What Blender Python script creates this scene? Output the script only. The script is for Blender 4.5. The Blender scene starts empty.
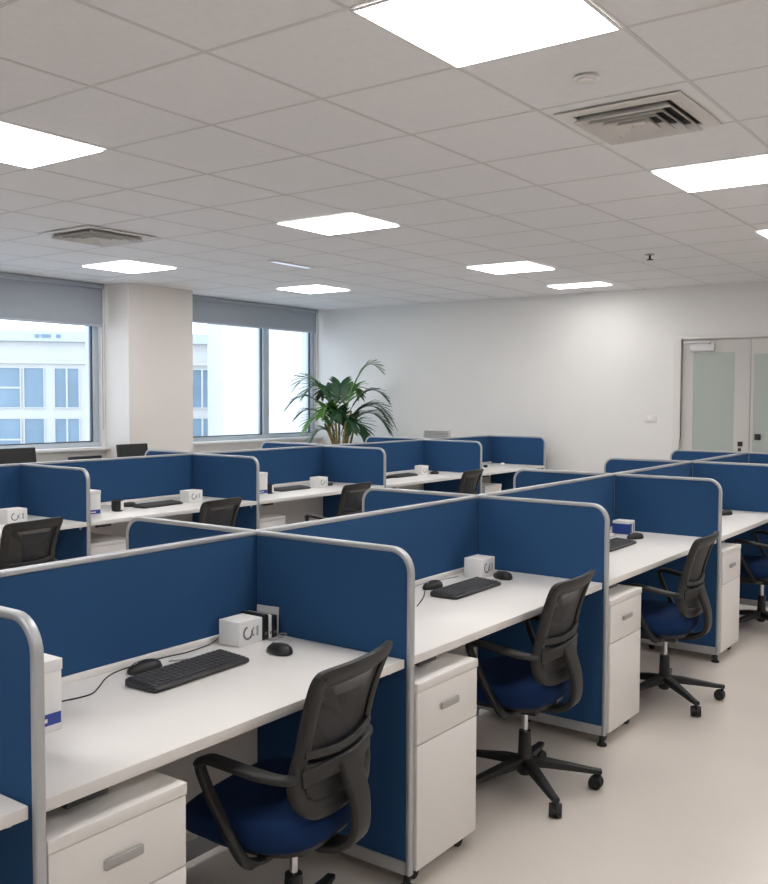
import bpy, bmesh, math, random
from mathutils import Vector, Matrix
random.seed(7)
C = bpy.context.scene.collection
PI = math.pi

# ------------------------------------------------------------------ materials
def lin(c):
    return tuple(((v/255)/12.92 if v/255 <= .04045 else ((v/255+.055)/1.055)**2.4) for v in c)+(1,)

def mat(name, rgb, rough=.5, metal=0, noise=0, nscale=20, bump=0, bscale=200, spec=.5, coat=0):
    m = bpy.data.materials.new(name); m.use_nodes = True
    nt = m.node_tree; N = nt.nodes; L = nt.links
    b = N['Principled BSDF']; col = lin(rgb)
    b.inputs['Base Color'].default_value = col
    b.inputs['Roughness'].default_value = rough
    b.inputs['Metallic'].default_value = metal
    b.inputs['Specular IOR Level'].default_value = spec
    b.inputs['Coat Weight'].default_value = coat
    tc = N.new('ShaderNodeTexCoord')
    if noise:
        t = N.new('ShaderNodeTexNoise'); t.inputs['Scale'].default_value = nscale; t.inputs['Detail'].default_value = 4
        L.new(tc.outputs['Object'], t.inputs['Vector'])
        r = N.new('ShaderNodeValToRGB')
        r.color_ramp.elements[0].position = .3; r.color_ramp.elements[1].position = .7
        r.color_ramp.elements[0].color = tuple(v*(1-noise) for v in col[:3])+(1,)
        r.color_ramp.elements[1].color = tuple(min(1, v*(1+noise)) for v in col[:3])+(1,)
        L.new(t.outputs['Fac'], r.inputs['Fac']); L.new(r.outputs['Color'], b.inputs['Base Color'])
    if bump:
        t2 = N.new('ShaderNodeTexNoise'); t2.inputs['Scale'].default_value = bscale
        L.new(tc.outputs['Object'], t2.inputs['Vector'])
        bp = N.new('ShaderNodeBump'); bp.inputs['Strength'].default_value = bump; bp.inputs['Distance'].default_value = .002
        L.new(t2.outputs['Fac'], bp.inputs['Height']); L.new(bp.outputs['Normal'], b.inputs['Normal'])
    return m

def emis(name, rgb, s):
    m = bpy.data.materials.new(name); m.use_nodes = True
    nt = m.node_tree; nt.nodes.clear()
    e = nt.nodes.new('ShaderNodeEmission'); e.inputs['Color'].default_value = lin(rgb); e.inputs['Strength'].default_value = s
    o = nt.nodes.new('ShaderNodeOutputMaterial'); nt.links.new(e.outputs[0], o.inputs[0])
    return m

def seethrough(name, rgb, fac, rough=.6, tint=(255, 255, 255), weave=0):
    """mix of a transparent and a principled shader; fac = how much of the surface is solid"""
    m = bpy.data.materials.new(name); m.use_nodes = True
    nt = m.node_tree; N = nt.nodes; L = nt.links
    b = N['Principled BSDF']; b.inputs['Base Color'].default_value = lin(rgb); b.inputs['Roughness'].default_value = rough
    t = N.new('ShaderNodeBsdfTransparent'); t.inputs['Color'].default_value = lin(tint)
    mx = N.new('ShaderNodeMixShader'); mx.inputs[0].default_value = fac
    L.new(t.outputs[0], mx.inputs[1]); L.new(b.outputs[0], mx.inputs[2])
    L.new(mx.outputs[0], N['Material Output'].inputs['Surface'])
    if weave:
        tc = N.new('ShaderNodeTexCoord'); w = N.new('ShaderNodeTexWave'); w.inputs['Scale'].default_value = weave
        w.bands_direction = 'Z'
        L.new(tc.outputs['Object'], w.inputs['Vector'])
        mr = N.new('ShaderNodeMapRange'); mr.inputs['To Min'].default_value = fac-.12; mr.inputs['To Max'].default_value = min(1, fac+.12)
        L.new(w.outputs['Fac'], mr.inputs['Value']); L.new(mr.outputs['Result'], mx.inputs[0])
    return m

M = {}
M['floor'] = mat('polished_floor', (212, 204, 196), .28, noise=.035, nscale=1.6, spec=.4)
M['ceil'] = mat('ceiling_tile', (232, 231, 232), .9, noise=.02, nscale=30, bump=.15, bscale=300)
M['grid'] = mat('ceiling_grid', (212, 210, 209), .7)
M['wall'] = mat('painted_wall', (232, 230, 227), .85, noise=.01, nscale=3, bump=.05, bscale=150)
M['pier'] = mat('pier_paint', (228, 221, 215), .85, noise=.01, nscale=3)
M['fabric'] = mat('blue_fabric', (45, 79, 119), .95, noise=.07, nscale=400, bump=.4, bscale=900, spec=.12)
M['alu'] = mat('satin_aluminium', (186, 188, 192), .42, metal=.55)
M['desk'] = mat('white_laminate', (226, 223, 220), .42, noise=.008, nscale=6)
M['modesty'] = mat('white_panel', (214, 211, 207), .6)
M['cab'] = mat('white_cabinet', (228, 225, 222), .45)
M['handle'] = mat('grey_handle', (170, 168, 166), .4, metal=.4)
M['black'] = mat('black_plastic', (24, 24, 25), .5, noise=.05, nscale=60)
M['chairblack'] = mat('chair_plastic', (33, 32, 32), .5, noise=.04, nscale=80)
M['rubber'] = mat('black_rubber', (18, 18, 18), .6)
M['chrome'] = mat('chrome', (205, 205, 208), .18, metal=1)
M['seat'] = mat('navy_seat_fabric', (21, 43, 80), .95, noise=.1, nscale=300, bump=.4, bscale=800, spec=.15)
M['mesh'] = seethrough('black_mesh', (38, 37, 37), .88, weave=120)
M['key'] = mat('keycap', (62, 62, 66), .55)
M['kbd'] = mat('keyboard_case', (45, 45, 47), .5)
M['white'] = mat('white_card', (232, 231, 230), .55)
M['whiteplastic'] = mat('white_plastic', (228, 228, 228), .35)
M['print'] = mat('grey_print', (120, 120, 122), .6)
M['paleprint'] = mat('pale_grey_print', (168, 168, 170), .6)
M['darkprint'] = mat('dark_print', (70, 70, 74), .6)
M['bluelabel'] = mat('blue_label', (48, 70, 150), .5)
M['bluebox'] = mat('blue_card', (28, 62, 138), .5)
M['cord'] = mat('black_cord', (36, 36, 38), .5)
M['gcord'] = mat('grey_cord', (150, 150, 152), .5)
M['lamp'] = emis('light_panel', (255, 253, 251), 15.5)
M['slotlamp'] = emis('slot_light', (225, 235, 255), 1.0)
M['lampframe'] = mat('white_metal', (225, 224, 222), .5)
M['louvre'] = mat('louvre_metal', (222, 219, 216), .5)
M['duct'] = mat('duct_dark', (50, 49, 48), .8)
M['winframe'] = mat('window_aluminium', (190, 198, 206), .45, metal=.1)
M['gasket'] = mat('dark_gasket', (70, 78, 86), .6)
M['blind'] = mat('grey_blind', (168, 175, 184), .9, noise=.03, nscale=200)
M['doorpaint'] = mat('door_paint', (206, 203, 199), .5)
M['doorframe'] = mat('door_frame_paint', (224, 220, 216), .55)
M['closer'] = mat('closer_metal', (222, 222, 222), .4)
M['lock'] = mat('black_lock', (38, 38, 38), .4)
M['sill'] = mat('white_sill', (232, 231, 230), .6)
M['frost'] = mat('frosted_glass', (180, 189, 182), .25, spec=.6)
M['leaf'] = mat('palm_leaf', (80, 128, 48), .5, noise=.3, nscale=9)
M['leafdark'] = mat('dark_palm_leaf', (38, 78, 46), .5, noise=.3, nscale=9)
M['cane'] = mat('palm_cane', (142, 128, 72), .6, noise=.25, nscale=20)
M['pot'] = mat('grey_pot', (120, 118, 116), .6)
M['soil'] = mat('soil', (60, 46, 36), .95, noise=.2, nscale=60)
M['facade'] = mat('white_render', (203, 200, 196), .9, noise=.015, nscale=.6)
M['cornice'] = mat('grey_cornice', (196, 201, 206), .9)  # parapet in a cooler grey than the facade
M['pane'] = mat('blue_window_pane', (122, 142, 158), .35, noise=.18, nscale=.35)
M['street'] = mat('pale_street', (200, 200, 200), .9)

def glass_mat():
    m = bpy.data.materials.new('window_glass'); m.use_nodes = True
    nt = m.node_tree; N = nt.nodes; L = nt.links
    N.remove(N['Principled BSDF'])
    t = N.new('ShaderNodeBsdfTransparent'); t.inputs['Color'].default_value = (.94, .97, .98, 1)
    g = N.new('ShaderNodeBsdfGlossy'); g.inputs['Roughness'].default_value = .02
    lw = N.new('ShaderNodeLayerWeight'); pw = N.new('ShaderNodeMath'); pw.operation = 'POWER'; pw.inputs[1].default_value = 5
    f = N.new('ShaderNodeMath'); f.operation = 'MULTIPLY_ADD'; f.inputs[1].default_value = .5; f.inputs[2].default_value = .03
    L.new(lw.outputs['Facing'], pw.inputs[0]); L.new(pw.outputs[0], f.inputs[0])
    mx = N.new('ShaderNodeMixShader')
    L.new(f.outputs[0], mx.inputs[0]); L.new(t.outputs[0], mx.inputs[1]); L.new(g.outputs[0], mx.inputs[2])
    L.new(mx.outputs[0], N['Material Output'].inputs['Surface'])
    return m
M['glass'] = glass_mat()

# ------------------------------------------------------------------ mesh building
class MB:
    def __init__(s): s.bm = bmesh.new()
    def box(s, x0, x1, y0, y1, z0, z1, bev=0, seg=2, mtx=None):
        b = bmesh.new()
        v = [b.verts.new((x, y, z)) for x in (x0, x1) for y in (y0, y1) for z in (z0, z1)]
        for f in ((0, 1, 3, 2), (4, 6, 7, 5), (0, 4, 5, 1), (2, 3, 7, 6), (0, 2, 6, 4), (1, 5, 7, 3)):
            b.faces.new([v[i] for i in f])
        if bev: bmesh.ops.bevel(b, geom=b.edges[:], offset=bev, segments=seg, affect='EDGES', profile=.5)
        if mtx: bmesh.ops.transform(b, matrix=mtx, verts=b.verts)
        return s.add(b)
    def add(s, b):
        mp = {}
        for v in b.verts: mp[v] = s.bm.verts.new(v.co)
        for f in b.faces:
            try: s.bm.faces.new([mp[v] for v in f.verts])
            except ValueError: pass
        b.free(); return s
    def ring_loft(s, rings, cap0=True, cap1=True, closed=True):
        R = [[s.bm.verts.new(p) for p in r] for r in rings]
        n = len(R[0])
        for a, b in zip(R, R[1:]):
            for i in range(n if closed else n-1):
                j = (i+1) % n
                s.bm.faces.new((a[i], a[j], b[j], b[i]))
        if cap0: s.bm.faces.new(R[0][::-1])
        if cap1: s.bm.faces.new(R[-1])
        return s
    def cyl(s, p0, p1, r0, r1=None, n=20):
        r1 = r0 if r1 is None else r1
        p0 = Vector(p0); p1 = Vector(p1); d = (p1-p0).normalized()
        a = d.orthogonal().normalized(); b = d.cross(a)
        rg = [[p+(a*math.cos(2*PI*i/n)+b*math.sin(2*PI*i/n))*r for i in range(n)] for p, r in ((p0, r0), (p1, r1))]
        return s.ring_loft(rg)
    def lathe(s, prof, n=28, c=(0, 0, 0), axis='Z', sx=1, sy=1):
        rg = []
        for r, h in prof:
            r = max(r, 1e-5)
            ring = []
            for i in range(n):
                a = 2*PI*i/n; u, v = r*math.cos(a)*sx, r*math.sin(a)*sy
                p = (u, v, h) if axis == 'Z' else ((h, u, v) if axis == 'X' else (v, h, u))
                ring.append((p[0]+c[0], p[1]+c[1], p[2]+c[2]))
            rg.append(ring)
        return s.ring_loft(rg)
    def sweep(s, path, prof, side=None, scales=None, closed=False):
        """prof: (u along side, v along normal)"""
        P = [Vector(p) for p in path]; n = len(P); rg = []
        ref = Vector(side) if side else None; prev = None
        for i, p in enumerate(P):
            if closed: t = (P[(i+1) % n]-P[i-1]).normalized()
            else: t = (P[min(i+1, n-1)]-P[max(i-1, 0)]).normalized()
            if ref is not None: u = (ref-t*ref.dot(t)).normalized()
            else:
                u = t.orthogonal().normalized() if prev is None else (prev-t*prev.dot(t)).normalized()
                prev = u
            v = t.cross(u); k = scales[i] if scales else 1
            if not isinstance(k, tuple): k = (k, k)
            rg.append([p+u*a*k[0]+v*b*k[1] for a, b in prof])
        if closed:
            rg.append(rg[0]); return s.ring_loft(rg, False, False)
        return s.ring_loft(rg)
    def tube(s, path, r, n=8, side=None):
        return s.sweep(path, [(math.cos(2*PI*i/n)*r, math.sin(2*PI*i/n)*r) for i in range(n)], side)
    def build(s, name, m, parent=None, flat=False, ang=38):
        bm = s.bm
        bmesh.ops.remove_doubles(bm, verts=bm.verts, dist=1e-5)
        bmesh.ops.recalc_face_normals(bm, faces=bm.faces)
        me = bpy.data.meshes.new(name); bm.to_mesh(me); bm.free()
        if not flat:
            me.shade_smooth(); me.set_sharp_from_angle(angle=math.radians(ang))
        me.materials.append(M[m])
        o = bpy.data.objects.new(name, me); C.objects.link(o)
        if parent: o.parent = parent
        return o

def rrect(w, h, r=None, n=3):
    """rounded rectangle profile w x h centred"""
    r = min(w, h)*.3 if r is None else r
    pts = []
    for cx, cy, a0 in ((w/2-r, h/2-r, 0), (-w/2+r, h/2-r, 90), (-w/2+r, -h/2+r, 180), (w/2-r, -h/2+r, 270)):
        for k in range(n+1):
            a = math.radians(a0+90*k/n); pts.append((cx+r*math.cos(a), cy+r*math.sin(a)))
    return pts

def catmull(P, sub=6, closed=False):
    P = [Vector(p) for p in P]; n = len(P); out = []
    for i in range(n if closed else n-1):
        g = (lambda k: P[k % n]) if closed else (lambda k: P[max(0, min(n-1, k))])
        a, b, c, d = g(i-1), g(i), g(i+1), g(i+2)
        for k in range(sub):
            t = k/sub
            out.append(.5*((2*b)+(c-a)*t+(2*a-5*b+4*c-d)*t*t+(3*b-a-3*c+d)*t**3))
    if not closed: out.append(P[-1])
    return out

def empty(name, loc=(0, 0, 0), rz=0):
    o = bpy.data.objects.new(name, None); C.objects.link(o)
    o.location = loc; o.rotation_euler = (0, 0, rz); o.empty_display_size = .1
    return o
def tag(o, label, cat, group=None):
    o['label'] = label; o['category'] = cat
    if group: o['group'] = group
    return o
def struct(o, label=None, cat=None):
    o['kind'] = 'structure'
    if label: o['label'] = label; o['category'] = cat
    return o
def copy_tree(o, parent=None):
    c = o.copy(); C.objects.link(c)
    if parent: c.parent = parent
    for ch in list(o.children): copy_tree(ch, c)
    return c

# ------------------------------------------------------------------ layout numbers (metres)
CZ = 2.978                                   # ceiling height
XW, YB = -9.45, 11.25                        # window wall, far wall
XR, YF = 4.2, -3.6                           # walls behind the camera
TS = .706; GX, GY = -2.758, 2.601            # ceiling tile and grid origin
XA = -2.45; YA = [-.35, 1.163, 2.557, 4.185, 5.95, 7.547, 9.168]
XB = -6.245; YBs = [2.38, 4.04, 5.714, 7.507, 9.382, 10.99]
HP = 1.15; ZD = .78; NEAR_A, FAR_A, NEAR_B, FAR_B = .712, .737, .805, .77
DESK_A, DESK_B = .69, .80

# ------------------------------------------------------------------ room shell
struct(MB().box(XW-.3, XR+.1, YF-.1, YB+.1, -.1, 0).build('floor', 'floor', flat=True))
ce = struct(MB().box(XW-.3, XR+.1, YF-.1, YB+.1, CZ, CZ+.1).build('ceiling', 'ceil', flat=True))
xs = [GX+TS*i for i in (-8.6, -7.65, -6.65, -5.85, -4.95, -4.05, -3.13, -2.1, -1, 0, 1, 2, 3, 4, 5, 6, 7, 8, 9)]
ys = [GY+TS*j for j in range(-8, 13)]
g = MB()
for x in xs: g.box(x-.009, x+.009, YF, YB, CZ-.002, CZ+.002)
for y in ys: g.box(XW, XR, y-.009, y+.009, CZ-.0017, CZ+.002)
g.build('ceiling_grid', 'grid', ce, flat=True)
struct(MB().box(XW-.1, XR+.1, YB, YB+.1, 0, CZ).build('wall_back', 'wall', flat=True))
struct(MB().box(XR, XR+.1, YF, YB, 0, CZ).build('wall_right', 'wall', flat=True))
struct(MB().box(XW-.1, XR, YF-.1, YF, 0, CZ).build('wall_front', 'wall', flat=True))
W1 = (2.6, 7.21); W2 = (8.26, 11.22); ZS = 1.04; ZT = 2.93
w = MB()
w.box(XW-.3, XW, YF, YB, 0, ZS); w.box(XW-.3, XW, YF, YB, ZT, CZ)
w.box(XW-.3, XW, YF, W1[0], ZS, ZT); w.box(XW-.3, XW, W1[1], W2[0], ZS, ZT); w.box(XW-.3, XW, W2[1], YB, ZS, ZT)
struct(w.build('wall_left', 'wall', flat=True))
struct(MB().box(XW, -9.0, 7.26, 8.262, 0, CZ).build('trim_1', 'pier', flat=True))
struct(MB().box(-3.868+.0, XR, YB-.012, YB, 0, .09).build('baseboard_right', 'doorframe', flat=True))
struct(MB().box(XW, -3.9, YB-.012, YB, 0, .09).build('baseboard_back', 'doorframe', flat=True))
struct(MB().box(XW, XW+.10, W1[0], 7.255, ZS-.035, ZS-.002, .004).build('trim_2', 'sill'))
struct(MB().box(XW, XW+.10, 8.27, YB-.003, ZS-.035, ZS-.002, .004).build('trim_3', 'sill'))

def window(name, y0, y1, mull):
    r = struct(empty(name, (XW-.1, y0, ZS)))
    L = y1-y0; H = ZT-ZS; f = MB(); fw = .055; d0, d1 = -.05, .05
    f.box(d0, d1, 0, L, 0, fw, .004); f.box(d0, d1, 0, L, H-fw, H, .004)
    f.box(d0, d1, 0, fw, fw, H-fw, .004); f.box(d0, d1, L-fw-.02, L, fw, H-fw, .004)
    for m in mull: f.box(d0, d1+.01, m-y0-.06, m-y0+.06, fw, H-fw, .004)
    f.build('window_frame', 'winframe', r)
    s = MB(); cuts = [y0]+mull+[y1]
    for i, (a, b) in enumerate(zip(cuts, cuts[1:])):
        a0 = a-y0+(fw if i == 0 else .06); b0 = b-y0-(fw+.02 if i == len(cuts)-2 else .06)
        for q in (b0-.018,): s.box(.0, .03, q, q+.018, fw, H-fw)
        s.box(.0, .03, a0, b0, fw, fw+.012)
    s.build('gasket', 'gasket', r)
    MB().box(-.012, -.006, fw, L-fw, fw, H-fw).build('window_pane', 'glass', r)
    return r
window('window_1', W1[0], W1[1], [4.9])
window('window_2', W2[0], W2[1], [10.13])

def blind(y0, y1, zb, label):
    r = tag(empty('roller_blind', (XW+.04, y0, 0)), label, 'blind', 'grey roller blinds over the windows')
    L = y1-y0
    MB().box(0, .006, .0, L, zb, CZ-.03).build('blind_fabric', 'blind', r)
    MB().box(-.008, .014, 0, L, zb-.022, zb+.004, .004).build('bottom_bar', 'winframe', r)
    MB().box(-.02, .05, 0, L, CZ-.06, CZ-.006, .006).build('headbox', 'blind', r)
    MB().tube([(.02, L-.015, CZ-.06), (.02, L-.015, 1.25)], .004).build('bead_chain', 'gcord', r)
blind(2.62, 7.20, 2.49, 'grey roller blind half rolled over the window left of the pier')
blind(8.30, 11.14, 2.64, 'grey roller blind over the two-pane window in the far corner')

# door -----------------------------------------------------------------------
d = struct(empty('door_1', (-3.868, YB, 0)))
DW = 2.0
f = MB()
for x0, x1 in ((0, .085), (DW-.085, DW)): f.box(x0, x1, -.055, -.002, 0, 2.385, .003)
f.box(0.085, DW-.085, -.055, -.002, 2.345, 2.385, .003)
f.build('door_frame', 'doorframe', d)
def leaf(x0, x1, gx0, gx1, gz1, nm='door_leaf'):
    l = MB()
    y0, y1 = -.016, -.004
    l.box(x0, gx0, y0, y1, .01, 2.335); l.box(gx1, x1, y0, y1, .01, 2.335)
    l.box(gx0, gx1, y0, y1, .01, .3); l.box(gx0, gx1, y0, y1, gz1, 2.335)
    o = l.build(nm, 'doorpaint', d, flat=True)
    p = MB().box(gx0, gx1, -.011, -.005, .3, gz1).build('glass_pane', 'frost', o, flat=True)
    return o
l1 = leaf(.085, .872, .225, .70, 2.185)
l2 = leaf(.884, 1.70, .915, 1.60, 2.16)
f = MB().box(.873, .883, -.012, -.003, .01, 2.335).build('door_gap', 'handle', d, flat=True)
def lockplate(par, x, z, s, s2=None):
    s2 = s2 or s
    return MB().box(x-s/2, x+s/2, -.026, -.0165, z-s2/2, z+s2/2, .003).build('lock', 'lock', par)
lockplate(l2, .97, 1.21, .068); lockplate(l1, .778, 1.125, .055); lockplate(l1, .773, 1.058, .035)
c = tag(empty('door_closer', (-3.868, YB-.0165, 0)), 'silver overhead door closer at the top of the left glazed door leaf', 'door closer')
MB().box(.19, .475, -.05, -.001, 2.203, 2.29, .006).build('closer_body', 'closer', c)
MB().box(.115, .44, -.075, -.055, 2.297, 2.318, .003).build('closer_arm', 'closer', c)
MB().cyl((.42, -.045, 2.285), (.42, -.065, 2.31), .012).build('pivot', 'handle', c)

s = tag(empty('light_switch', (-4.157, YB, 1.396)), 'white square light switch on the far wall left of the doors', 'light switch')
MB().box(-.07, .07, -.012, -.001, -.046, .046, .004).build('switch_plate', 'louvre', s)
MB().box(-.03, .03, -.017, -.0122, -.028, .028, .003).build('rocker', 'white', s)
v = tag(empty('wall_vent', (-7.25, YB, 1.135)), 'small grey slatted vent low on the far wall above the back partitions', 'vent')
MB().box(-.225, .225, -.02, -.001, -.052, .052, .004).build('vent_frame', 'louvre', v)
for k in range(4): MB().box(-.2, .2, -.032, -.0205, -.04+k*.022, -.028+k*.022, .002).build('slat', 'handle', v)

# ------------------------------------------------------------------ ceiling fittings
def ceiling_light(i, j, label, wi=1., wj=1.):
    x0, y0 = GX+TS*i, GY+TS*j
    r = tag(empty('ceiling_light', (x0+TS*wi/2, y0+TS*wj/2, CZ)), label, 'ceiling light', 'square light panels in the ceiling')
    hx, hy = TS*wi/2-.004, TS*wj/2-.004; f = MB(); t = .012
    for a in ((-hx, hx, -hy, -hy+t), (-hx, hx, hy-t, hy), (-hx, -hx+t, -hy+t, hy-t), (hx-t, hx, -hy+t, hy-t)):
        f.box(*a, -.0095, -.0045)
    f.build('frame', 'lampframe', r)
    MB().box(-hx+t, hx-t, -hy+t, hy-t, -.0095, -.005).build('diffuser', 'lamp', r, flat=True)
ceiling_light(1.0, 0, 'largest square light panel, cut off by the top edge of the picture')
ceiling_light(-3.13, 0, 'bright light panel cut off by the left edge of the picture', 1.0)
ceiling_light(-3.15, 3.98, 'light panel in the middle of the ceiling, above the white pier corner', 1.04, .92)
ceiling_light(1.0, 4.04, 'light panel beyond the big air vent, cut by the right edge', 1., .96)
ceiling_light(-7.8, 4.9, 'light panel nearest the left window, beyond the dark air vent', 1.02, .95)
ceiling_light(-3.25, 8.12, 'light panel on the far right half of the ceiling, before the thinnest one', 1., .93)
ceiling_light(-7.4, 8.6, 'light panel in front of the corner window, above the palm', .97, .93)
ceiling_light(-3.32, 10.85, 'thin-looking light panel closest to the far white wall', 1., .5)
ceiling_light(.95, 7.45, 'small corner of a light panel showing at the right edge', 1., .95)

# same fixtures, unseen behind and beside the camera, added to brighten the room
for i, j in ((1, -4), (-3, -4), (5, -4), (5, 0), (5, 4), (5, 8), (-7.4, 0.6)):
    ceiling_light(i, j, 'unseen square light panel added to brighten the room')
def air_vent(cx, cy, sx, sy, label):
    r = tag(empty('air_vent', (cx, cy, CZ)), label, 'air vent', 'square air diffusers in the ceiling')
    f = MB(); ox, oy = sx/2, sy/2
    def frame(mb, a, b, ia, ib, z0, z1):
        o0 = [(-a, -b, z0), (a, -b, z0), (a, b, z0), (-a, b, z0)]
        i0 = [(-ia, -ib, z1), (ia, -ib, z1), (ia, ib, z1), (-ia, ib, z1)]
        ot = [(x, y, z+.005) for x, y, z in o0]; it = [(x, y, z+.005) for x, y, z in i0]
        mb.ring_loft([o0, i0, it, ot, o0], False, False)
    frame(f, ox+.07, oy+.07, ox, oy, -.012, -.014); f.build('frame', 'louvre', r, flat=True)
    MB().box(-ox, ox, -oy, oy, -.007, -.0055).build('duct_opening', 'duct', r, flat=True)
    for k in range(4):
        t = 1-k*.22; m = MB()
        frame(m, ox*t, oy*t, ox*(t-.12), oy*(t-.12), -.045, -.012); m.build('louvre', 'louvre', r, flat=True)
    MB().box(-ox*.14, ox*.14, -oy*.14, oy*.14, -.03, -.022, .003).build('centre_plate', 'louvre', r)
air_vent(-1.71, 4.40, .46, .46, 'large square air diffuser with stepped louvres near the top right light')
air_vent(-6.55, 4.97, .52, .52, 'dark flattened air diffuser above the left window, far from camera')
s = tag(empty('smoke_detector', (-1.668, 3.709, CZ)), 'small round white smoke detector between the big light and the air diffuser', 'smoke detector')
MB().lathe([(0, -.028), (.03, -.028), (.036, -.024), (.036, -.016), (0, -.016)]).build('sensor', 'louvre', s)
MB().lathe([(0, -.0155), (.048, -.0155), (.052, -.012), (.052, -.005), (0, -.005)]).build('base', 'lampframe', s)
s = tag(empty('sprinkler', (-3.2, 8.56, CZ)), 'tiny dark sprinkler head on the ceiling towards the right', 'sprinkler')
MB().lathe([(0, -.012), (.04, -.012), (.044, -.006), (.044, -.0045), (0, -.0045)]).build('rosette', 'handle', s)
MB().lathe([(0, -.055), (.03, -.055), (.03, -.05), (.01, -.045), (.01, -.0125), (0, -.0125)], 16).build('nozzle', 'duct', s)
s = tag(empty('slot_light', (-6.38, 7.18, CZ)), 'thin pale strip fitting in the ceiling left of the middle light panel', 'strip light')
MB().box(-.05, .05, -.30, .30, -.012, -.0045, .002).build('housing', 'lampframe', s)
MB().box(-.025, .025, -.27, .27, -.0155, -.0125).build('diffuser', 'slotlamp', s)

# ------------------------------------------------------------------ partitions
FW, FT = .019, .026                         # frame depth and thickness
def frame_path(L, h, r, both=False):
    a = [(L, .05)]
    for k in range(9):
        t = math.radians(90*k/8); a.append((L-r+r*math.cos(t), h-r+r*math.sin(t)))
    a.append((0, h))
    return a
def side_panel(x, y, dirx, L, h=HP, label='', group=None, r=.075):
    o = tag(empty('partition_panel', (x, y, 0), 0 if dirx > 0 else PI), label, 'partition', group)
    st = .016
    c = FW/2; path = [Vector((px, 0, pz)) for px, pz in frame_path(L-c, h-c, r)]; path[-1].x = st
    prof = rrect(FT, FW, .006)
    MB().sweep(path, prof, (0, 1, 0)).build('frame', 'alu', o)
    # fabric follows the rounded corner
    e = MB(); r2 = r-c; Li, hi = L-FW, h-FW; t = .010
    ol = [(st, .095), (Li, .095)]+[(Li-r2+r2*math.cos(math.radians(90*k/8)), hi-r2+r2*math.sin(math.radians(90*k/8))) for k in range(9)]+[(st, hi)]
    e.ring_loft([[(px, -t, pz) for px, pz in ol], [(px, t, pz) for px, pz in ol]])
    e.build('fabric', 'fabric', o)
    MB().box(st, Li, -.014, .014, .048, .0945, .003).build('bottom_rail', 'alu', o)
    MB().lathe([(0, 0), (.024, 0), (.024, .008), (.013, .014), (.013, .05), (0, .05)], 16, (L-.02, 0, 0)).build('foot', 'rubber', o)
    return o
def spine_panel(x, y0, y1, h=HP, label='', group=None):
    o = tag(empty('partition_panel', (x, y0, 0)), label, 'partition', group)
    L = y1-y0; a, b = .0005, L-.0005
    MB().sweep([(0, a, h-FW/2), (0, b, h-FW/2)], rrect(FT, FW, .006), (1, 0, 0)).build('top_rail', 'alu', o)
    MB().box(-.010, .010, .012, b, .745, h-FW).build('fabric', 'fabric', o)
    MB().box(-.010, .010, .012, b, .10, .744).build('modesty_panel', 'modesty', o)
    MB().box(-.015, .015, .012, b, .03, .099, .003).build('bottom_rail', 'alu', o)
    MB().box(-.0125, .0125, a, .0115, .0, h-FW, .002).build('post', 'alu', o)
    return o

fr, br = 'front row', 'row along the windows'
G1, G2 = 'blue partitions of the front row', 'blue partitions of the window-side row'
ln = ['behind the cut-off desk in the bottom left corner', 'behind the nearest full desk with the tall white box',
      'behind the second desk, with the white box and round print', 'behind the third desk with the blue and white carton',
      'behind the last front-row desk at the right edge', 'at the far end of the front row near the doors']
for k in range(6):
    spine_panel(XA, YA[k], YA[k+1], label='long blue fabric partition '+ln[k], group=G1)
ln = ['with the thick rounded rail at the left edge, nearest the camera', 'right of the nearest full desk, behind the largest chair',
      'right of the second front-row desk, behind the second chair', 'right of the third front-row desk, behind the third chair',
      'after the last front-row desk, cut off by the right edge', 'at the far end of the front row, cut off by the right edge']
for k in range(1, 7):
    side_panel(XA, YA[k], 1, NEAR_A, 1.185 if k == 1 else HP, 'blue side partition '+ln[k-1], G1)
ln = ['nearest, its rounded top left of the nearest desk spine', 'over the middle of the picture', 'before the far back-row desk',
      'right of centre against the white wall', 'just below the left door leaf']
for k in range(2, 7):
    side_panel(XA, YA[k], -1, FAR_A, HP, 'blue side partition on the hidden side of the front row, '+ln[k-2], G1)
ln = ['behind the desk at the left edge', 'below the pier, behind the desk with the black cup and keyboard', 'below the palm window, behind the narrow white box',
      'below the palm, behind the farthest mesh chair', 'under the wall vent, at the far wall end']
for k in range(5):
    spine_panel(XB, YBs[k], YBs[k+1], label='blue window-side row partition '+ln[k], group=G2)
ln = ['left of the tall white box with blue label, leftmost', 'second from the left, in line with the pier', 'third from the left, below the palm',
      'fourth from the left, right of the farthest chair', 'last, standing against the white wall']
for k in range(1, 6):
    side_panel(XB, YBs[k], 1, NEAR_B, HP, 'blue side partition of the window-side row, '+ln[k-1], G2)
ln = ['behind the black chair back beside the pier', 'below the corner window sill, left of the palm', 'right of the palm pot, a thin blue strip']
for k in range(2, 5):
    side_panel(XB, YBs[k], -1, (.62, .86, .86)[k-2], HP+.015, 'blue side partition facing the windows, '+ln[k-2], G2)

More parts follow.
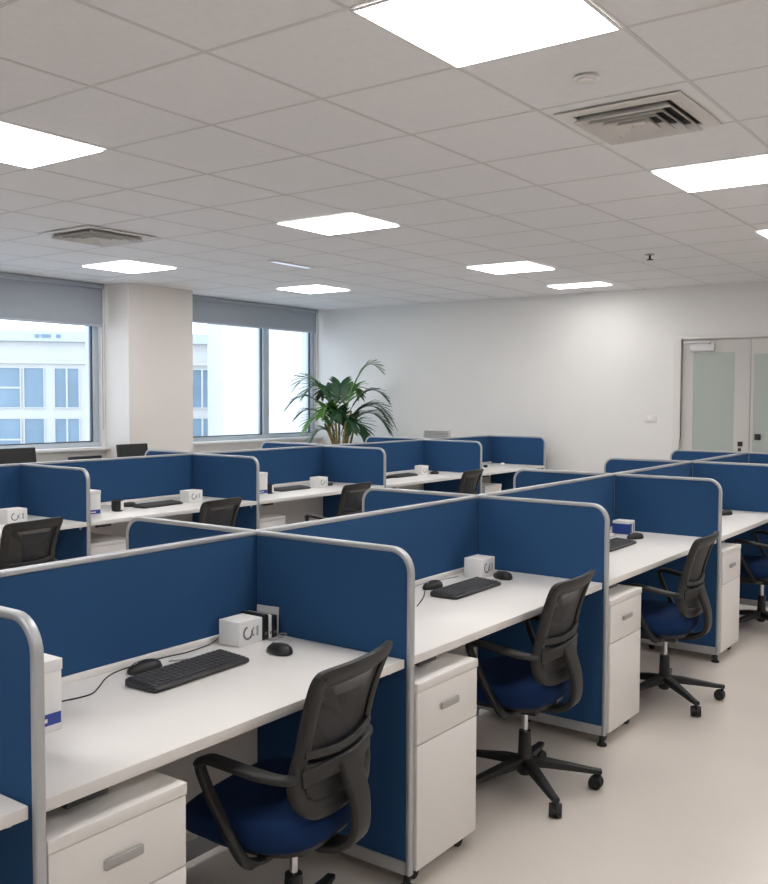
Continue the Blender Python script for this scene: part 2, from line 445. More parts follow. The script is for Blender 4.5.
# ------------------------------------------------------------------ desks
def desk(xs, y0, y1, dep, label, group):
    o = tag(empty('desk', (xs, y0, 0)), label, 'desk', group)
    L = y1-y0; g = .0165; b = .012
    MB().box(b, dep, g, L-g, ZD-.03, ZD, .0025).build('tabletop', 'desk', o)
    MB().box(b, b+.018, g, L-g, ZD+.0003, ZD+.02, .002).build('back_lip', 'desk', o)
    for q in (g+.002, L-g-.002-.03):
        m = MB(); m.box(dep-.07, dep-.03, q, q+.03, ZD-.036, ZD-.0305); m.box(dep-.055, dep-.045, q+.008, q+.022, ZD-.055, ZD-.036, .003)
        m.build('bracket', 'alu', o)
        m = MB(); m.box(.05, .45, q+.005, q+.02, ZD-.055, ZD-.0305); m.build('support_rail', 'alu', o)
    m = MB(); m.box(dep-.055, dep-.012, .085, .20, ZD-.050, ZD-.0305, .005); m.build('cable_clip', 'black', o)
    return o
ln = ['white desk top cut off in the bottom left corner', 'nearest full white desk with keyboard, wired mouse and tall white box',
      'second white desk of the front row, with the round-printed white box', 'third white desk of the front row, with the blue and white carton',
      'last white front-row desk, cut off by the right edge']
for k in range(5): desk(XA, YA[k], YA[k+1], DESK_A, ln[k], 'white desks of the front row')
ln = ['white desk at the left edge behind the leftmost mesh chair', 'white desk with the black cup, below the pier', 'white desk with the narrow white box, in the middle of the window-side row',
      'white desk beside the farthest mesh chair', 'white desk end against the far wall with two tiny gadgets']
for k in range(5): desk(XB, YBs[k], YBs[k+1], DESK_B, ln[k], 'white desks of the window-side row')

# ------------------------------------------------------------------ pedestals
def make_pedestal():
    o = empty('drawer_pedestal'); D, Wd = .52, .39; zb, zt = .055, .695
    MB().box(0, D-.021, 0, Wd, zb, zt-.031, .002).build('cabinet_body', 'cab', o)
    MB().box(0, D+.003, -.002, Wd+.002, zt-.03, zt, .003).build('cabinet_top', 'cab', o)
    zs = .485
    d1 = MB().box(D-.0205, D, .001, Wd-.001, zs+.002, zt-.032, .002).build('drawer', 'cab', o)
    MB().box(D-.0205, D, .001, Wd-.001, zb+.002, zs-.002, .002).build('drawer', 'cab', o)
    h = MB(); zc = .585
    h.box(D+.001, D+.012, Wd/2-.055, Wd/2+.055, zc-.012, zc+.012, .004)
    h.build('handle', 'handle', d1)
    for x in (.06, D-.05):
        for y in (.05, Wd-.05):
            m = MB(); m.cyl((x-.01, y, .026), (x+.01, y, .026), .026, n=16); m.box(x-.013, x+.013, y-.012, y+.012, .038, .0545, .002)
            m.build('caster', 'rubber', o)
    return o
ped = make_pedestal()
spots = [(XA, 1, -2.262, 'white drawer pedestal in the bottom left corner, under the nearest full desk'),
         (XA, 2, -2.25, 'white drawer pedestal between the nearest partition end and the second chair'),
         (XA, 3, -2.25, 'white drawer pedestal between the second partition end and the third chair'),
         (XA, 4, -2.25, 'white drawer pedestal between third partition end and the chair at right edge'),
         (XB, 1, -6.03, 'white pedestal under the window-side desk with the black cup'),
         (XB, 2, -6.03, 'white pedestal under the window-side desk with the narrow white box'),
         (XB, 3, -6.03, 'white pedestal under the desk of the farthest mesh chair'),
         (XB, 4, -6.03, 'white pedestal under the farthest window-side desk, against the wall')]
for n, (x, k, px, lb) in enumerate(spots):
    o = ped if n == 0 else copy_tree(ped)
    o.location = (px, (YA if x == XA else YBs)[k]+(.2 if px < -6 and k == 4 else .017), 0)
    if x == XB: o.scale = (1, 1, .885)
    tag(o, lb, 'drawer pedestal', 'white drawer pedestals under the desks')

# ------------------------------------------------------------------ task chair (faces +y)
def back_y(x, z): return -.235-.62*(z-.67)**2-.13*max(0, z-.67)+.75*x*x
def make_chair():
    o = empty('office_chair')
    # seat cushion
    m = MB(); rings = []
    def sup(a, b, n=44, e=3.2):
        pts = []
        for i in range(n):
            t = 2*PI*i/n; c_, s_ = math.cos(t), math.sin(t)
            pts.append((a*math.copysign(abs(c_)**(2/e), c_), b*math.copysign(abs(s_)**(2/e), s_)))
        return pts
    for z, k in ((.415, .80), (.418, .9), (.43, .965), (.452, 1.0), (.474, .995), (.492, .96), (.503, .88), (.509, .72), (.511, .4), (.510, .02)):
        ring = []
        for x, y in sup(.25*k, .245*k):
            dz = -.035*max(0, (y-.10)/.145)**2 + .012*(x/.25)**2*(k if z > .48 else 0)
            ring.append((x, y+.0, z+dz))
        rings.append(ring)
    m.ring_loft(rings); m.build('seat', 'seat', o, ang=60)
    m = MB(); m.ring_loft([[(x, y-.01, z) for x, y in sup(.2*k, .2*k)] for z, k in ((.392, .85), (.397, 1), (.4145, 1.03))]); m.build('seat_pan', 'chairblack', o)
    m = MB(); m.box(-.07, .07, -.15, .08, .345, .3915, .012); m.build('tilt_mechanism', 'chairblack', o)
    m = MB(); m.tube([(.06, .03, .37), (.2, .04, .37), (.235, .04, .365)], .006); m.box(.225, .275, .025, .055, .358, .372, .004); m.build('lever', 'chairblack', o)
    # backrest ring
    half = [(0, .512), (.10, .512), (.168, .525), (.205, .565), (.219, .62), (.209, .68), (.200, .74), (.202, .82), (.209, .90), (.214, .955), (.208, .984), (.182, .996), (.09, .999), (0, 1.0)]
    half = [(x, z if z < .62 else .62+(z-.62)*.915) for x, z in half]
    full = half+[(-x, z) for x, z in half[-2:0:-1]]
    out = catmull([(x, 0, z) for x, z in full], 4, True)
    n = len(out); inn = []
    for i in range(n):
        t = (out[(i+1) % n]-out[i-1]).normalized(); nr = Vector((-t.z, 0, t.x))
        wd = .044 + (.016 if out[i].z > .93 else 0) + (.010 if out[i].z < .56 else 0)
        inn.append(out[i]+nr*wd)
    def P(p, dy): return (p.x, back_y(p.x, p.z)+dy, p.z)
    m = MB(); R = []
    for dx, dy in ((0, .010), (0, -.010), (.25, -.017), (.75, -.017), (1, -.008), (1, .008), (.75, .014), (.25, .014)):
        R.append([P(a.lerp(b, dx), dy) for a, b in zip(out, inn)])
    R.append(R[0]); m.ring_loft(R, False, False); bf = m.build('back_frame', 'chairblack', o, ang=60)
    # woven mesh
    m = MB(); cz = Vector((0, 0, .76)); R = []
    for k in (1.01, .8, .6, .4, .2, .02):
        R.append([P(cz.lerp(p, k), 0) for p in inn])
    m.ring_loft(R, False, True); m.build('back_mesh', 'mesh', o, ang=80)
    # lumbar bars
    for z0, hgt in ((.715, .026), (.676, .022)):
        pts = [(x, back_y(x, z0)-.012, z0-.02*(1-(x/.19)**2)) for x in [(-.185+.37*i/12) for i in range(13)]]
        m = MB(); m.sweep(pts, rrect(hgt, .016, .005), (0, 0, 1)); m.build('lumbar_bar', 'chairblack', o)
    pts = [(x, back_y(x, .6)-.004, .0) for x in [(-.17+.34*i/10) for i in range(11)]]
    m = MB(); m.ring_loft([[(x*(.93 if z < .57 else 1), back_y(x, z)-dy, z) for z, dy in ((.545, .002), (.60, .002), (.65, .002), (.65, .009), (.60, .009), (.545, .009))] for x, _, _ in pts])
    m.build('lower_back_panel', 'chairblack', o)
    # T-shaped support
    st = catmull([(0, .0, .375), (0, -.12, .372), (0, -.235, .385), (0, -.298, .43), (0, -.305, .52), (0, -.282, .60), (0, -.262, .655)], 5)
    m = MB(); k = [(1.0, 1) if p.z < .5 else (1.0+.3*(p.z-.5)/.15, 1) for p in st]
    m.sweep(st, rrect(.085, .026, .008), (1, 0, 0), k)
    pts = [(x, back_y(x, .66)-.030+.018*abs(x)/.19, .652-.010*(x/.19)**2) for x in [(-.19+.38*i/12) for i in range(13)]]
    m.sweep(pts, rrect(.05, .022, .007), (0, 0, 1)); m.build('back_support', 'chairblack', o)
    # arms
    for s in (-1, 1):
        pa = catmull([(s*.14, -.09, .385), (s*.235, -.085, .392), (s*.270, -.065, .43), (s*.282, .0, .545), (s*.288, .045, .635), (s*.288, .055, .672), (s*.286, .03, .690), (s*.281, -.03, .684), (s*.268, -.12, .668), (s*.243, -.19, .655), (s*.205, -.212, .648)], 5)
        m = MB(); kk = []
        for i, p in enumerate(pa):
            f = i/(len(pa)-1)
            kk.append((1.0, 1.0) if f < .5 else (1.5, 1.0) if f < .82 else (1.5-.8*(f-.82)/.18, 1-.2*(f-.82)/.18))
        m.sweep(pa, rrect(.032, .024, .008), (s*1, .25, .0), kk); m.build('armrest', 'black', o, ang=50)
    # column and base
    BY = -.07
    MB().lathe([(0, .255), (.0135, .255), (.0135, .345), (0, .345)], 18, (0, BY, 0)).build('gas_column', 'chrome', o)
    m = MB(); m.lathe([(0, .06), (.022, .06), (.036, .075), (.038, .13), (.030, .15), (.027, .255), (0, .255)], 20, (0, BY, 0)); m.build('column_sleeve', 'black', o)
    b = MB(); cast = []
    for i in range(5):
        a = 2*PI*i/5+PI/2-.12; c_, s_ = math.cos(a), math.sin(a)
        pts = [(c_*r, BY+s_*r, z) for r, z in ((.02, .118), (.10, .112), (.2, .098), (.29, .084), (.335, .08))]
        b.sweep(pts, rrect(.05, .034, .008), (-s_, c_, 0), [(1.05, 1.15), (1, 1.1), (.85, .85), (.7, .65), (.6, .55)])
        cast.append((c_*.325, BY+s_*.325, a))
    b.build('star_base', 'black', o)
    for x, y, a in cast:
        m = MB(); t = a+1.1; ux, uy = math.cos(t), math.sin(t)
        ox, oy = x-uy*.014, y+ux*.014
        for q in (-1, 1):
            c0 = Vector((ox+ux*q*.006, oy+uy*q*.006, .031)); c1 = Vector((ox+ux*q*.026, oy+uy*q*.026, .031))
            m.cyl(c0, c1, .031, .027, 18)
        m.cyl((x, y, .04), (x, y, .078), .008, n=10); m.cyl((ox-ux*.006, oy-uy*.006, .031), (ox+ux*.006, oy+uy*.006, .031), .024, n=14)
        m.build('caster', 'rubber', o)
    return o
chair = make_chair()
chairs = [  # x, y, facing angle (deg, 180 = towards the spine), label
    (-1.88, 2.04, 188, 'largest black mesh chair with navy seat, at the nearest full desk'),
    (-1.895, 3.53, 183, 'second black mesh chair, all casters in view, in front of the second desk'),
    (-1.83, 5.04, 183, 'third black mesh chair with navy seat, beside the third partition end'),
    (-1.82, 7.0, 181, 'black chair with navy seat cut off by the right edge'),
    (-5.13, 3.20, 186, 'black mesh chair back cut off by the left edge, window-side row'),
    (-5.10, 4.68, 185, 'black mesh chair below the printed white box under the pier'),
    (-5.10, 6.24, 185, 'black mesh chair showing its armrest, in the middle of the window-side row'),
    (-5.10, 8.14, 184, 'farthest and smallest mesh chair, right of the middle partitions')]
for n, (x, y, a, lb) in enumerate(chairs):
    o = chair if n == 0 else copy_tree(chair)
    o.location = (x, y, 0); o.rotation_euler.z = math.radians(a-90); o.scale = (.96, .96, .96)
    tag(o, lb, 'office chair', 'black mesh task chairs at the desks')

# plain black chairs standing by the windows
def make_visitor():
    o = empty('visitor_chair')
    MB().box(-.23, .23, -.22, .22, .43, .49, .02).build('seat', 'chairblack', o)
    m = MB(); R = []
    for z, y in ((.56, -.235), (.7, -.245), (.9, -.265), (1.09, -.29)):
        R.append([(x, y+.12*x*x+dy, z) for x, dy in [(-.215+.43*i/8, .015) for i in range(9)]+[(.215-.43*i/8, -.015) for i in range(9)]])
    m.ring_loft(R); m.build('backrest', 'chairblack', o)
    for s in (-1, 1):
        MB().tube([(s*.17, -.20, .44), (s*.17, -.255, .5), (s*.17, -.268, .7)], .011).build('back_post', 'chairblack', o)
        for q in (-1, 1):
            MB().cyl((s*.2, q*.18, .44), (s*.215, q*.21, 0), .014, .011, 12).build('leg', 'chairblack', o)
    return o
vis = make_visitor()
for n, (x, y, sz, lb) in enumerate(((-9.0+.25, 5.80, 1.0, 'black chair top at the left edge in front of the left window'),
                              (-9.0+.25, 6.66, .885, 'lowest black chair top, a thin strip between its two neighbours'),
                              (-8.55, 7.16, 1.0, 'black chair top in front of the white pier'))):
    o = vis if n == 0 else copy_tree(vis)
    o.location = (x, y, 0); o.rotation_euler.z = math.radians(-90); o.scale = (1, 1, sz)
    tag(o, lb, 'chair', 'plain black chairs by the windows')

# ------------------------------------------------------------------ desk things
def make_keyboard():
    o = empty('keyboard')                     # long side along y, typist at +x
    m = MB(); W_, D_ = .41, .138
    R = []
    for z, e in ((.001, .004), (.004, 0), (.012, 0), (.016, .004)):
        ring = [(x*1, y, z+(.008 if x < 0 else 0)*(z > .008)) for x, y in [(px, py) for py, px in rrect(W_-2*e, D_-2*e, .012)]]
        R.append(ring)
    m.ring_loft(R); m.build('keyboard_case', 'kbd', o)
    m = MB(); rows = 6
    for r in range(rows):
        x0 = -.058+r*.0195; n = 17
        zz = .0165+.008*(1-(x0+.058)/.116)
        c = 0
        while c < n:
            wd = 6 if (r == rows-1 and c == 4) else 1
            y0 = -.196+c*.0231; y1 = y0+.0231*wd-.004
            m.box(x0, x0+.0158, y0, y1, zz-.004, zz+.0035, .0015, 1); c += wd
    m.build('keys', 'key', o)
    return o
kb = make_keyboard()
for n, (x, y, a, lb) in enumerate(((-2.205, 2.005, 2, 'large black keyboard on the nearest full desk'),
        (-2.175, 3.625, 1, 'black keyboard on the second front-row desk'),
        (-2.145, 5.22, 0, 'black keyboard half hidden behind the second partition end'),
        (-5.83, 4.98, 2, 'dark keyboard on the window-side desk below the pier'),
        (-5.87, 6.60, 0, 'dark keyboard on the window-side desk with the narrow white box'),
        (-5.90, 8.46, 0, 'dark keyboard on the desk by the farthest mesh chair'))):
    o = kb if n == 0 else copy_tree(kb)
    o.location = (x, y, ZD+.0005); o.rotation_euler.z = math.radians(a)
    tag(o, lb, 'keyboard', 'black keyboards on the desks')

def make_mouse(name='computer_mouse'):
    o = empty(name)
    m = MB(); R = []
    for z, k in ((0, .9), (.004, 1), (.012, 1.0), (.022, .9), (.030, .7), (.034, .42), (.035, .02)):
        ring = []
        for i in range(28):
            t = 2*PI*i/28
            ring.append((.058*k*math.cos(t)*(1.0), .034*k*math.sin(t)*(1+.12*math.cos(t)), z+(.004*k*math.cos(t) if z > .015 else 0)))
        R.append(ring)
    m.ring_loft(R); m.build('mouse_shell', 'black', o, ang=70)
    MB().cyl((-.03, -.003, .028), (-.03, .003, .028), .008, n=14).build('scroll_wheel', 'handle', o)
    return o
ms = make_mouse()
for n, (x, y, a, s, lb) in enumerate(((-2.145, 2.352, -6, .95, 'black mouse right of the white box on the nearest full desk'),
        (-2.185, 3.975, -20, 1, 'black mouse at the right of the second desk, beside the white box'),
        (-2.16, 5.61, 60, 1, 'black mouse beside the blue and white carton'),
        (-2.335, 1.935, 80, 1.02, 'black wired mouse left of the keyboard against the nearest long partition'),
        (-2.325, 3.575, 80, 1, 'black wired mouse left of the keyboard on the second desk'),
        (-5.965, 4.80, 60, 1, 'black mouse at the left end of the keyboard below the pier'),
        (-5.985, 6.43, 60, 1, 'black mouse at the left end of the keyboard in the middle window-side desk'),
        (-5.82, 8.97, 70, 1, 'black mouse right of the white box on the far window-side desk'),
        (-2.07, 7.18, 70, 1.1, 'black mouse on last front-row desk behind the third partition end'),
        (-5.86, 7.13, 70, .9, 'black mouse right of the white box on the middle window-side desk'))):
    o = ms if n == 0 else copy_tree(ms)
    o.location = (x, y, ZD+.0005); o.rotation_euler.z = math.radians(a); o.scale = (s, s, s)
    tag(o, lb, 'computer mouse', 'black mice on the desks')

def cord(pts, m, label, r=.0022, name='cable'):
    P = catmull([Vector(p) for p in pts], 8)
    for p in P: p.z = max(p.z, ZD+r+.0004)
    tag(MB().tube(P, r, 6, (0, 0, 1)).build(name, m), label, 'cable')
z = ZD+.0026
cord([(-2.292, 1.53, z), (-2.288, 1.60, z), (-2.277, 1.65, z), (-2.278, 1.695, z), (-2.314, 1.746, z), (-2.36, 1.80, z), (-2.388, 1.845, z), (-2.404, 1.895, z), (-2.408, 1.95, z), (-2.408, 2.07, z), (-2.395, 2.17, z), (-2.405, 2.27, z), (-2.408, 2.32, z+.012)], 'cord', 'long black cable snaking along the back of the nearest full desk')
cord([(-2.36, 2.055, z), (-2.335, 2.10, z), (-2.315, 2.14, z)], 'gcord', 'short grey cable end lying behind the nearest keyboard')
cord([(-2.36, 2.47, z), (-2.33, 2.51, z), (-2.28, 2.525, z+.01), (-2.25, 2.50, z+.012), (-2.27, 2.46, z), (-2.31, 2.45, z)], 'gcord', 'thin grey cable loop right of the box in the nearest corner')
cord([(-2.22, 3.20, z), (-2.29, 3.36, z), (-2.37, 3.47, z), (-2.408, 3.58, z), (-2.408, 3.70, z), (-2.39, 3.80, z), (-2.375, 3.88, z)], 'gcord', 'grey cable behind the wired mouse on the second desk')
cord([(-2.17, 3.22, z), (-2.23, 3.35, z), (-2.285, 3.45, z), (-2.32, 3.505, z)], 'cord', 'black cable left of the wired mouse on the second desk')

def carton(x, y, a, sx, sy, sz, label, printed=True, side=True):
    """white box; print faces +x"""
    o = tag(empty('white_box', (x, y, ZD+.0005), math.radians(a)), label, 'box', 'small white boxes in the desk corners')
    MB().box(-sx/2, sx/2, -sy/2, sy/2, 0, sz, .003).build('carton', 'white', o)
    X = sx/2
    def arc(cy, cz, r, a0, a1, wd, mt):
        m = MB(); pts = [(X+.0012, cy+r*math.cos(math.radians(t)), cz+r*math.sin(math.radians(t))) for t in [a0+(a1-a0)*i/16 for i in range(17)]]
        m.sweep(pts, rrect(.0016, wd, .0004), (1, 0, 0)); m.build('printed_mark', mt, o)
    if printed:
        arc(-.018*sy/.13, sz*.5, sz*.24, 100, 380, .007, 'print')
        arc(.022*sy/.13, sz*.5, sz*.17, 110, 250, .006, 'paleprint')
        m = MB(); m.box(X+.0004, X+.0016, .030*sy/.13, .040*sy/.13, sz*.30, sz*.70); m.build('printed_mark', 'paleprint', o)
    return o
carton(-2.35, 2.376, 0, .10, .116, .086, 'white box with round grey print in the corner of the nearest full desk')
carton(-2.31, 3.97, 0, .10, .125, .092, 'white box with round print in the corner of the second desk')
carton(-5.85, 5.345, 0, .11, .15, .095, 'white box with round print right of the keyboard below the pier')
carton(-5.80, 3.69, 0, .11, .15, .10, 'white box with round print behind the leftmost mesh chair')
carton(-5.86, 6.99, 0, .12, .13, .095, 'white box with dark print left of the third partition corner')
carton(-5.90, 8.83, 0, .11, .12, .10, 'white box on the desk by the farthest mesh chair')
c = carton(-2.305, 5.785, 0, .11, .10, .085, 'blue and white carton on the third front-row desk', printed=False)
MB().box(-.055, .0575, -.0525, -.0505, .003, .068, .0005).build('blue_side', 'bluebox', c)
MB().box(.0555, .0575, -.050, -.006, .003, .068, .0005).build('blue_front', 'bluebox', c)
MB().box(.0555, .0575, .018, .025, .006, .068, .0005).build('printed_stripe', 'darkprint', c)
o = tag(MB().box(-2.35, -2.29, 5.54, 5.60, ZD+.0005, ZD+.026, .004).build('white_case', 'whiteplastic'), 'small low white case left of the blue and white carton', 'case')

# the two black slabs, the white slab and the tall white stand beside the nearest box
def slab(y0, y1, h, mt, label, name, x0=-2.415, x1=-2.30):
    o = tag(empty(name, (x0, y0, ZD+.0005)), label, 'hard drive' if name == 'external_drive' else 'stand', 'slim devices beside the box in the nearest corner' if name == 'external_drive' else None)
    MB().box(0, x1-x0, 0, y1-y0, 0, h, .004).build('casing', mt, o)
    if name == 'external_drive': MB().box(x1-x0+.0003, x1-x0+.0013, (y1-y0)*.3, (y1-y0)*.7, h*.2, h*.32).build('indicator', 'print', o)
    return o
slab(2.438, 2.466, .090, 'black', 'black upright slim device touching the white box in the nearest corner', 'external_drive')
slab(2.4675, 2.4835, .086, 'whiteplastic', 'white upright slim device between two black ones', 'external_drive')
slab(2.485, 2.511, .080, 'black', 'black upright slim device farthest from the white box', 'external_drive')
o = tag(empty('document_stand', (-2.412, 2.519, ZD+.0005)), 'taller white curved stand behind the slim devices in the nearest corner', 'stand')
m = MB(); m.ring_loft([[(x, yy+.010*(x/.1)**2, zz) for yy, zz in ((0, 0), (.006, 0), (.010, .100), (.004, .100))] for x in [i*.012 for i in range(9)]]); m.build('stand_plate', 'whiteplastic', o)
MB().box(0, .10, -.004, .012, 0, .004).build('stand_foot', 'whiteplastic', o)

# tall white boxes with blue labels
def tall_box(x, y, label, sx=.16, sy=.115, sz=.186):
    o = tag(empty('document_box', (x, y, ZD+.0005)), label, 'box', 'tall white boxes with blue labels')
    MB().box(-sx/2, sx/2, -sy/2, sy/2, 0, sz-.03, .002).build('box_body', 'white', o)
    MB().box(-sx/2-.002, sx/2+.002, -sy/2-.002, sy/2+.002, sz-.0295, sz, .002).build('box_lid', 'white', o)
    lb = MB().box(sx/2+.0003, sx/2+.0013, -sy/2+.004, sy/2-.004, .018, .048).build('blue_label', 'bluelabel', o, flat=True)
    m = MB(); yy = -sy/2+.016
    for w_ in (.009, .007, .010, .007, .009):
        m.box(sx/2+.0015, sx/2+.0021, yy, yy+w_, .027, .037); yy += w_+.003
    m.build('label_print', 'white', lb, flat=True)
    return o
tall_box(-2.185, 1.415, 'tall white box with a blue label behind the nearest partition rail')
tall_box(-5.74, 4.245, 'tall white box with blue label on the window-side desk beside the black cup')
tall_box(-5.79, 6.06, 'tall narrow white box on the middle window-side desk beside a black cup', .14, .12, .20)

def cup(x, y, a, label):
    o = tag(empty('cup', (x, y, ZD+.0005), math.radians(a)), label, 'cup', 'black cups with white band on the window-side desks')
    MB().lathe([(0, 0), (.036, 0), (.042, .006), (.044, .04), (.044, .082), (.039, .084), (.038, .02), (0, .016)], 24).build('cup_body', 'black', o)
    m = MB(); n = 10
    m.ring_loft([[(r*math.cos(t), r*math.sin(t), zz) for r, zz in ((.0446, .012), (.0462, .012), (.0462, .078), (.0446, .078))] for t in [math.radians(25+55*i/n) for i in range(n+1)]])
    m.build('white_band', 'white', o)
    m = MB(); m.tube([( .0*1-.040, 0, .068), (-.066, 0, .066), (-.074, 0, .042), (-.064, 0, .02), (-.042, 0, .018)], .005, 8); m.build('handle', 'black', o)
    return o
cup(-5.80, 4.56, -30, 'black cup with white side on the desk below the pier')
cup(-5.80, 6.22, -30, 'black cup with white side beside the narrow white box')
def gadget(x, y, label, s=1):
    o = tag(empty('headset', (x, y, ZD+.0005)), label, 'headset', 'tiny silver-white gadgets on the far desks')
    MB().lathe([(0, 0), (.022, 0), (.028, .008), (.028, .022), (.02, .03), (0, .03)], 18, (0, .05, 0)).build('ear_cup', 'whiteplastic', o)
    MB().lathe([(0, 0), (.022, 0), (.028, .008), (.028, .022), (.02, .03), (0, .03)], 18, (0, -.05, 0)).build('ear_cup', 'black', o)
    pts = [(-.09*math.sin(math.radians(t)), .055*math.cos(math.radians(t)), .018) for t in range(0, 181, 15)]
    MB().sweep(pts, rrect(.014, .006, .002), (0, 0, 1)).build('headband', 'whiteplastic', o)
    return o
gadget(-5.88, 10.28, 'small black and white headset on the desk end against the far wall')
gadget(-2.19, 7.22, 'black and white headset behind the mouse on the last front-row desk')
o = tag(MB().lathe([(0, 0), (.03, 0), (.034, .012), (.03, .03), (.016, .042), (0, .044)], 20, (-5.82, 10.56, ZD+.0005)).build('paperweight', 'whiteplastic'), 'tiny white dome on the desk end against the far wall', 'paperweight')
o = tag(empty('desk_phone', (-5.93, 8.18, ZD+.0005)), 'flat black and white phone left of the keyboard on the far desk', 'phone')
MB().box(-.07, .07, -.09, .09, 0, .03, .006).build('phone_base', 'black', o)
MB().box(-.06, .06, -.08, -.03, .0305, .055, .008).build('handset', 'whiteplastic', o)

# ------------------------------------------------------------------ potted palm
p = tag(empty('potted_palm', (-8.22, 10.25, 0)), 'green potted palm in the far corner between window and white wall', 'plant')
MB().lathe([(0, 0), (.17, 0), (.19, .03), (.235, .46), (.24, .5), (.215, .5), (.21, .44), (0, .44)], 32).build('pot', 'pot', p)
MB().lathe([(0, .4405), (.205, .4405), (.2, .455), (0, .46)], 24).build('soil', 'soil', p)
rnd = random.Random(5)
for i in range(11):
    a = 2*PI*i/11; r0 = .05+.07*rnd.random(); r1 = r0+.10+.06*rnd.random(); h = 1.25+.22*rnd.random()
    pts = catmull([(r0*math.cos(a), r0*math.sin(a), .45), (r0*1.15*math.cos(a), r0*1.15*math.sin(a), .9), (r1*math.cos(a), r1*math.sin(a), h)], 5)
    MB().tube(pts, .016, 8).build('cane', 'cane', p)
def frond(az, h0, reach, rise, droop, nl, ll, dark):
    """rachis rises from the crown then droops; leaflets in two rows"""
    m = MB(); ca, sa = math.cos(az), math.sin(az); r0 = .05
    P = [Vector(((r0+reach*t)*ca, (r0+reach*t)*sa, h0+rise*t*(2-t)-droop*t*t*t)) for t in [i/14 for i in range(15)]]
    m.sweep(P, [(.006*math.cos(q), .006*math.sin(q)) for q in (0, 1.57, 3.14, 4.71)], None, [1-.7*i/14 for i in range(15)])
    for k in range(nl):
        t = .22+.78*k/(nl-1); f = t*14; i0 = min(13, int(f)); pt = P[i0].lerp(P[i0+1], f-i0); tg = (P[i0+1]-P[i0]).normalized()
        sd = Vector((-sa, ca, 0)); up = sd.cross(tg).normalized()
        if up.z < 0: up = -up
        L = ll*(.5+1.0*math.sin(PI*min(1, .15+t*.75)))*(.9+.2*rnd.random())
        for s_ in (-1, 1):
            dr = (sd*s_*(.75-.3*t)+tg*(.62+.5*t)+up*.12).normalized(); wv = (tg-dr*tg.dot(dr)).normalized(); wd = .021
            q = []
            for e, wk in ((0, .5), (.35, 1.1), (.7, .85), (1.0, .06)):
                c = pt+dr*L*e+Vector((0, 0, -.22*L*e*e)); q.append((c, wd*wk))
            top = [(c-wv*w_, c+up*.002, c+wv*w_, c-up*.003) for c, w_ in q]
            m.ring_loft([[v for v in t4] for t4 in top])
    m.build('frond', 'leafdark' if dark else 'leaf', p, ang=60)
# azimuth: 52 deg = towards picture right, 232 = picture left
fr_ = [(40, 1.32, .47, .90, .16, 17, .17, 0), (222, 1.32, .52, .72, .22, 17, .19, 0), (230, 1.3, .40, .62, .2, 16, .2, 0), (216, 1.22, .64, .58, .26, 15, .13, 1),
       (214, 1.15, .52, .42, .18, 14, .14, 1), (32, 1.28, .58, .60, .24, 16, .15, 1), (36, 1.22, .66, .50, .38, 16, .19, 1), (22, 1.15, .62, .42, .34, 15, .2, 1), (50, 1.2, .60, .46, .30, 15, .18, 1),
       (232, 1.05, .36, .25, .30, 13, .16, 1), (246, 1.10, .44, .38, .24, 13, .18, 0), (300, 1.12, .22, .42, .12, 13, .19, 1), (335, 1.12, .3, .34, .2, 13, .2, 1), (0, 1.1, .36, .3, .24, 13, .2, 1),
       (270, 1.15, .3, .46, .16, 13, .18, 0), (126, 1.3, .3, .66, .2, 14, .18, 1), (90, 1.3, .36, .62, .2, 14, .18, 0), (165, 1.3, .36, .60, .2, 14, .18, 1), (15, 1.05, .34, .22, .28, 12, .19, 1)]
for az, *r in fr_: frond(math.radians(az), *r)

# ------------------------------------------------------------------ outside the windows
NX, NY = -.778, .6284                         # towards the street
def outside(name, dist, label):
    o = tag(empty(name, (NX*dist, NY*dist, 0), math.atan2(-NX, NY)), label, 'building')
    return o                                  # local x to the right along the facade, local y away from us
b = outside('building', 60, 'white building across the street with rows of blue windows')
MB().box(-16, 7.0, 0, 12, -9, 4.85, 0).build('facade', 'facade', b, flat=True)
m = MB(); m.box(-16.3, 7.2, -.4, 12.2, 4.86, 5.5, .05); m.build('parapet', 'cornice', b, flat=True)
MB().box(-16.1, 7.1, -.15, -.01, 3.55, 3.75, .02).build('ledge', 'facade', b, flat=True)
m = MB()
for x in (-5.4, -5.05, -4.75, -4.2): m.box(x, x+.25, -.46, -.405, 5.08, 5.28)
m.build('parapet_marks', 'pane', b, flat=True)  # small slots standing for faint, illegible sign marks
for row, (z0, z1) in enumerate(((.95, 3.28), (-2.2, .26), (-5.2, -2.9))):
    for x0, x1 in ((-12.6, -11.2), (-10.9, -9.7), (-7.6, -6.3), (-6.05, -4.98), (-4.33, -2.98), (-1.5, -.2), (0.4, 1.7), (3.1, 4.3), (4.42, 5.58)):
        f = MB(); t = .06
        f.box(x0-t, x1+t, -.10, -.01, z0-t, z0); f.box(x0-t, x1+t, -.10, -.01, z1, z1+t); f.box(x0-t, x0, -.10, -.01, z0, z1); f.box(x1, x1+t, -.10, -.01, z0, z1)
        mx = (x0+x1)/2
        if x0 not in (-6.05, -7.6): f.box(mx-.05, mx+.05, -.08, -.01, z0, z1)
        if x0 == -7.6: f.box(x0, x1, -.08, -.01, (z0+z1)/2-.05, (z0+z1)/2+.05)
        wo = f.build('window', 'facade', b, flat=True)
        MB().box(x0, x1, -.04, -.012, z0, z1).build('pane', 'pane', wo, flat=True)
b2 = outside('building', 44, 'plain pale building close outside the corner window')
MB().box(4.15, 16, 0, 9, -9, 7.5).build('facade', 'facade', b2, flat=True)
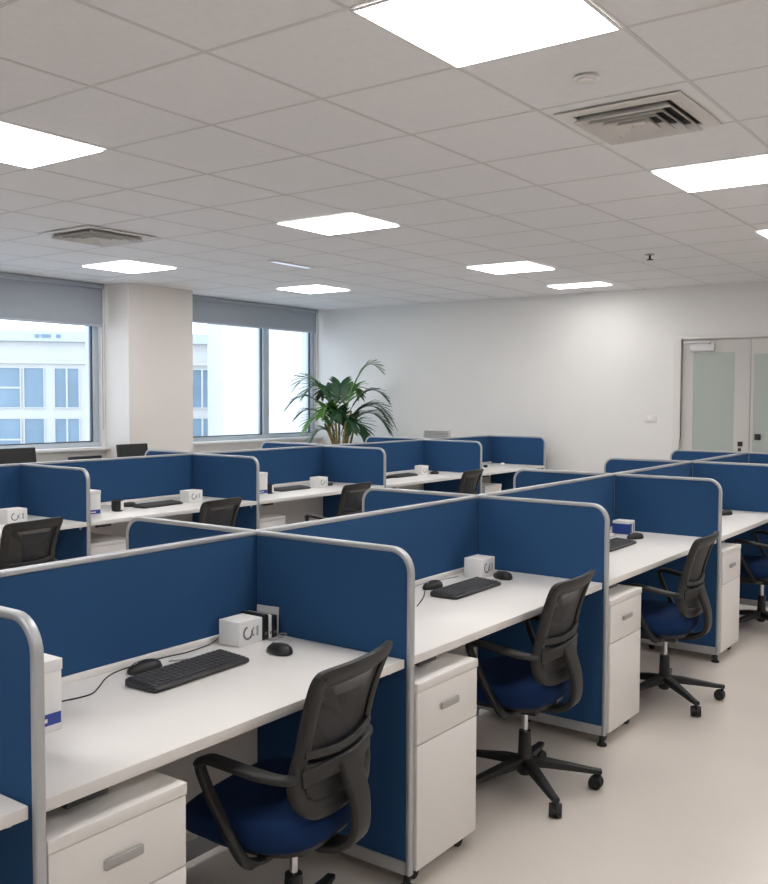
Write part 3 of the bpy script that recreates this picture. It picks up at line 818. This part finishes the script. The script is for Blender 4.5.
MB().box(4.05, 16.1, -.1, 9.1, 7.51, 7.8).build('parapet', 'facade', b2, flat=True)
g = tag(MB().box(-90, -9.9, -40, 90, -9.3, -9.05).build('street', 'street', flat=True), 'pale street level below the windows', 'street'); g['kind'] = 'structure'

# ------------------------------------------------------------------ daylight
wd = bpy.data.worlds.new('overcast'); bpy.context.scene.world = wd; wd.use_nodes = True
nt = wd.node_tree; bg = nt.nodes['Background']
tc = nt.nodes.new('ShaderNodeTexCoord'); sx = nt.nodes.new('ShaderNodeSeparateXYZ'); rp = nt.nodes.new('ShaderNodeValToRGB')
nt.links.new(tc.outputs['Generated'], sx.inputs[0]); nt.links.new(sx.outputs['Z'], rp.inputs['Fac']); nt.links.new(rp.outputs['Color'], bg.inputs['Color'])
rp.color_ramp.elements[0].color = lin((232, 240, 250)); rp.color_ramp.elements[1].color = lin((205, 226, 250))
bg.inputs['Strength'].default_value = 2.9

# ------------------------------------------------------------------ camera
sc = bpy.context.scene
cam = bpy.data.cameras.new('camera'); co = bpy.data.objects.new('camera', cam); C.objects.link(co); sc.camera = co
cam.sensor_fit = 'HORIZONTAL'; cam.sensor_width = 36; cam.lens = 945.82*36/768; cam.clip_end = 400; cam.clip_start = .05
p_, r_, y_ = .0474, .0043, -.6289
F = Vector((math.cos(p_)*math.sin(y_), math.cos(p_)*math.cos(y_), -math.sin(p_)))
Rt = Vector((math.cos(y_), -math.sin(y_), 0)); U = Rt.cross(F)
R2 = Rt*math.cos(r_)+U*math.sin(r_); U2 = U*math.cos(r_)-Rt*math.sin(r_)
co.matrix_world = Matrix(((R2.x, U2.x, -F.x, 0), (R2.y, U2.y, -F.y, 0), (R2.z, U2.z, -F.z, 1.6468), (0, 0, 0, 1)))

sc.view_settings.view_transform = 'Standard'; sc.view_settings.look = 'None'
sc.view_settings.exposure = .14; sc.view_settings.gamma = 1; sc.view_settings.use_curve_mapping = False
sc.cycles.max_bounces = 10; sc.cycles.diffuse_bounces = 6; sc.cycles.transparent_max_bounces = 12
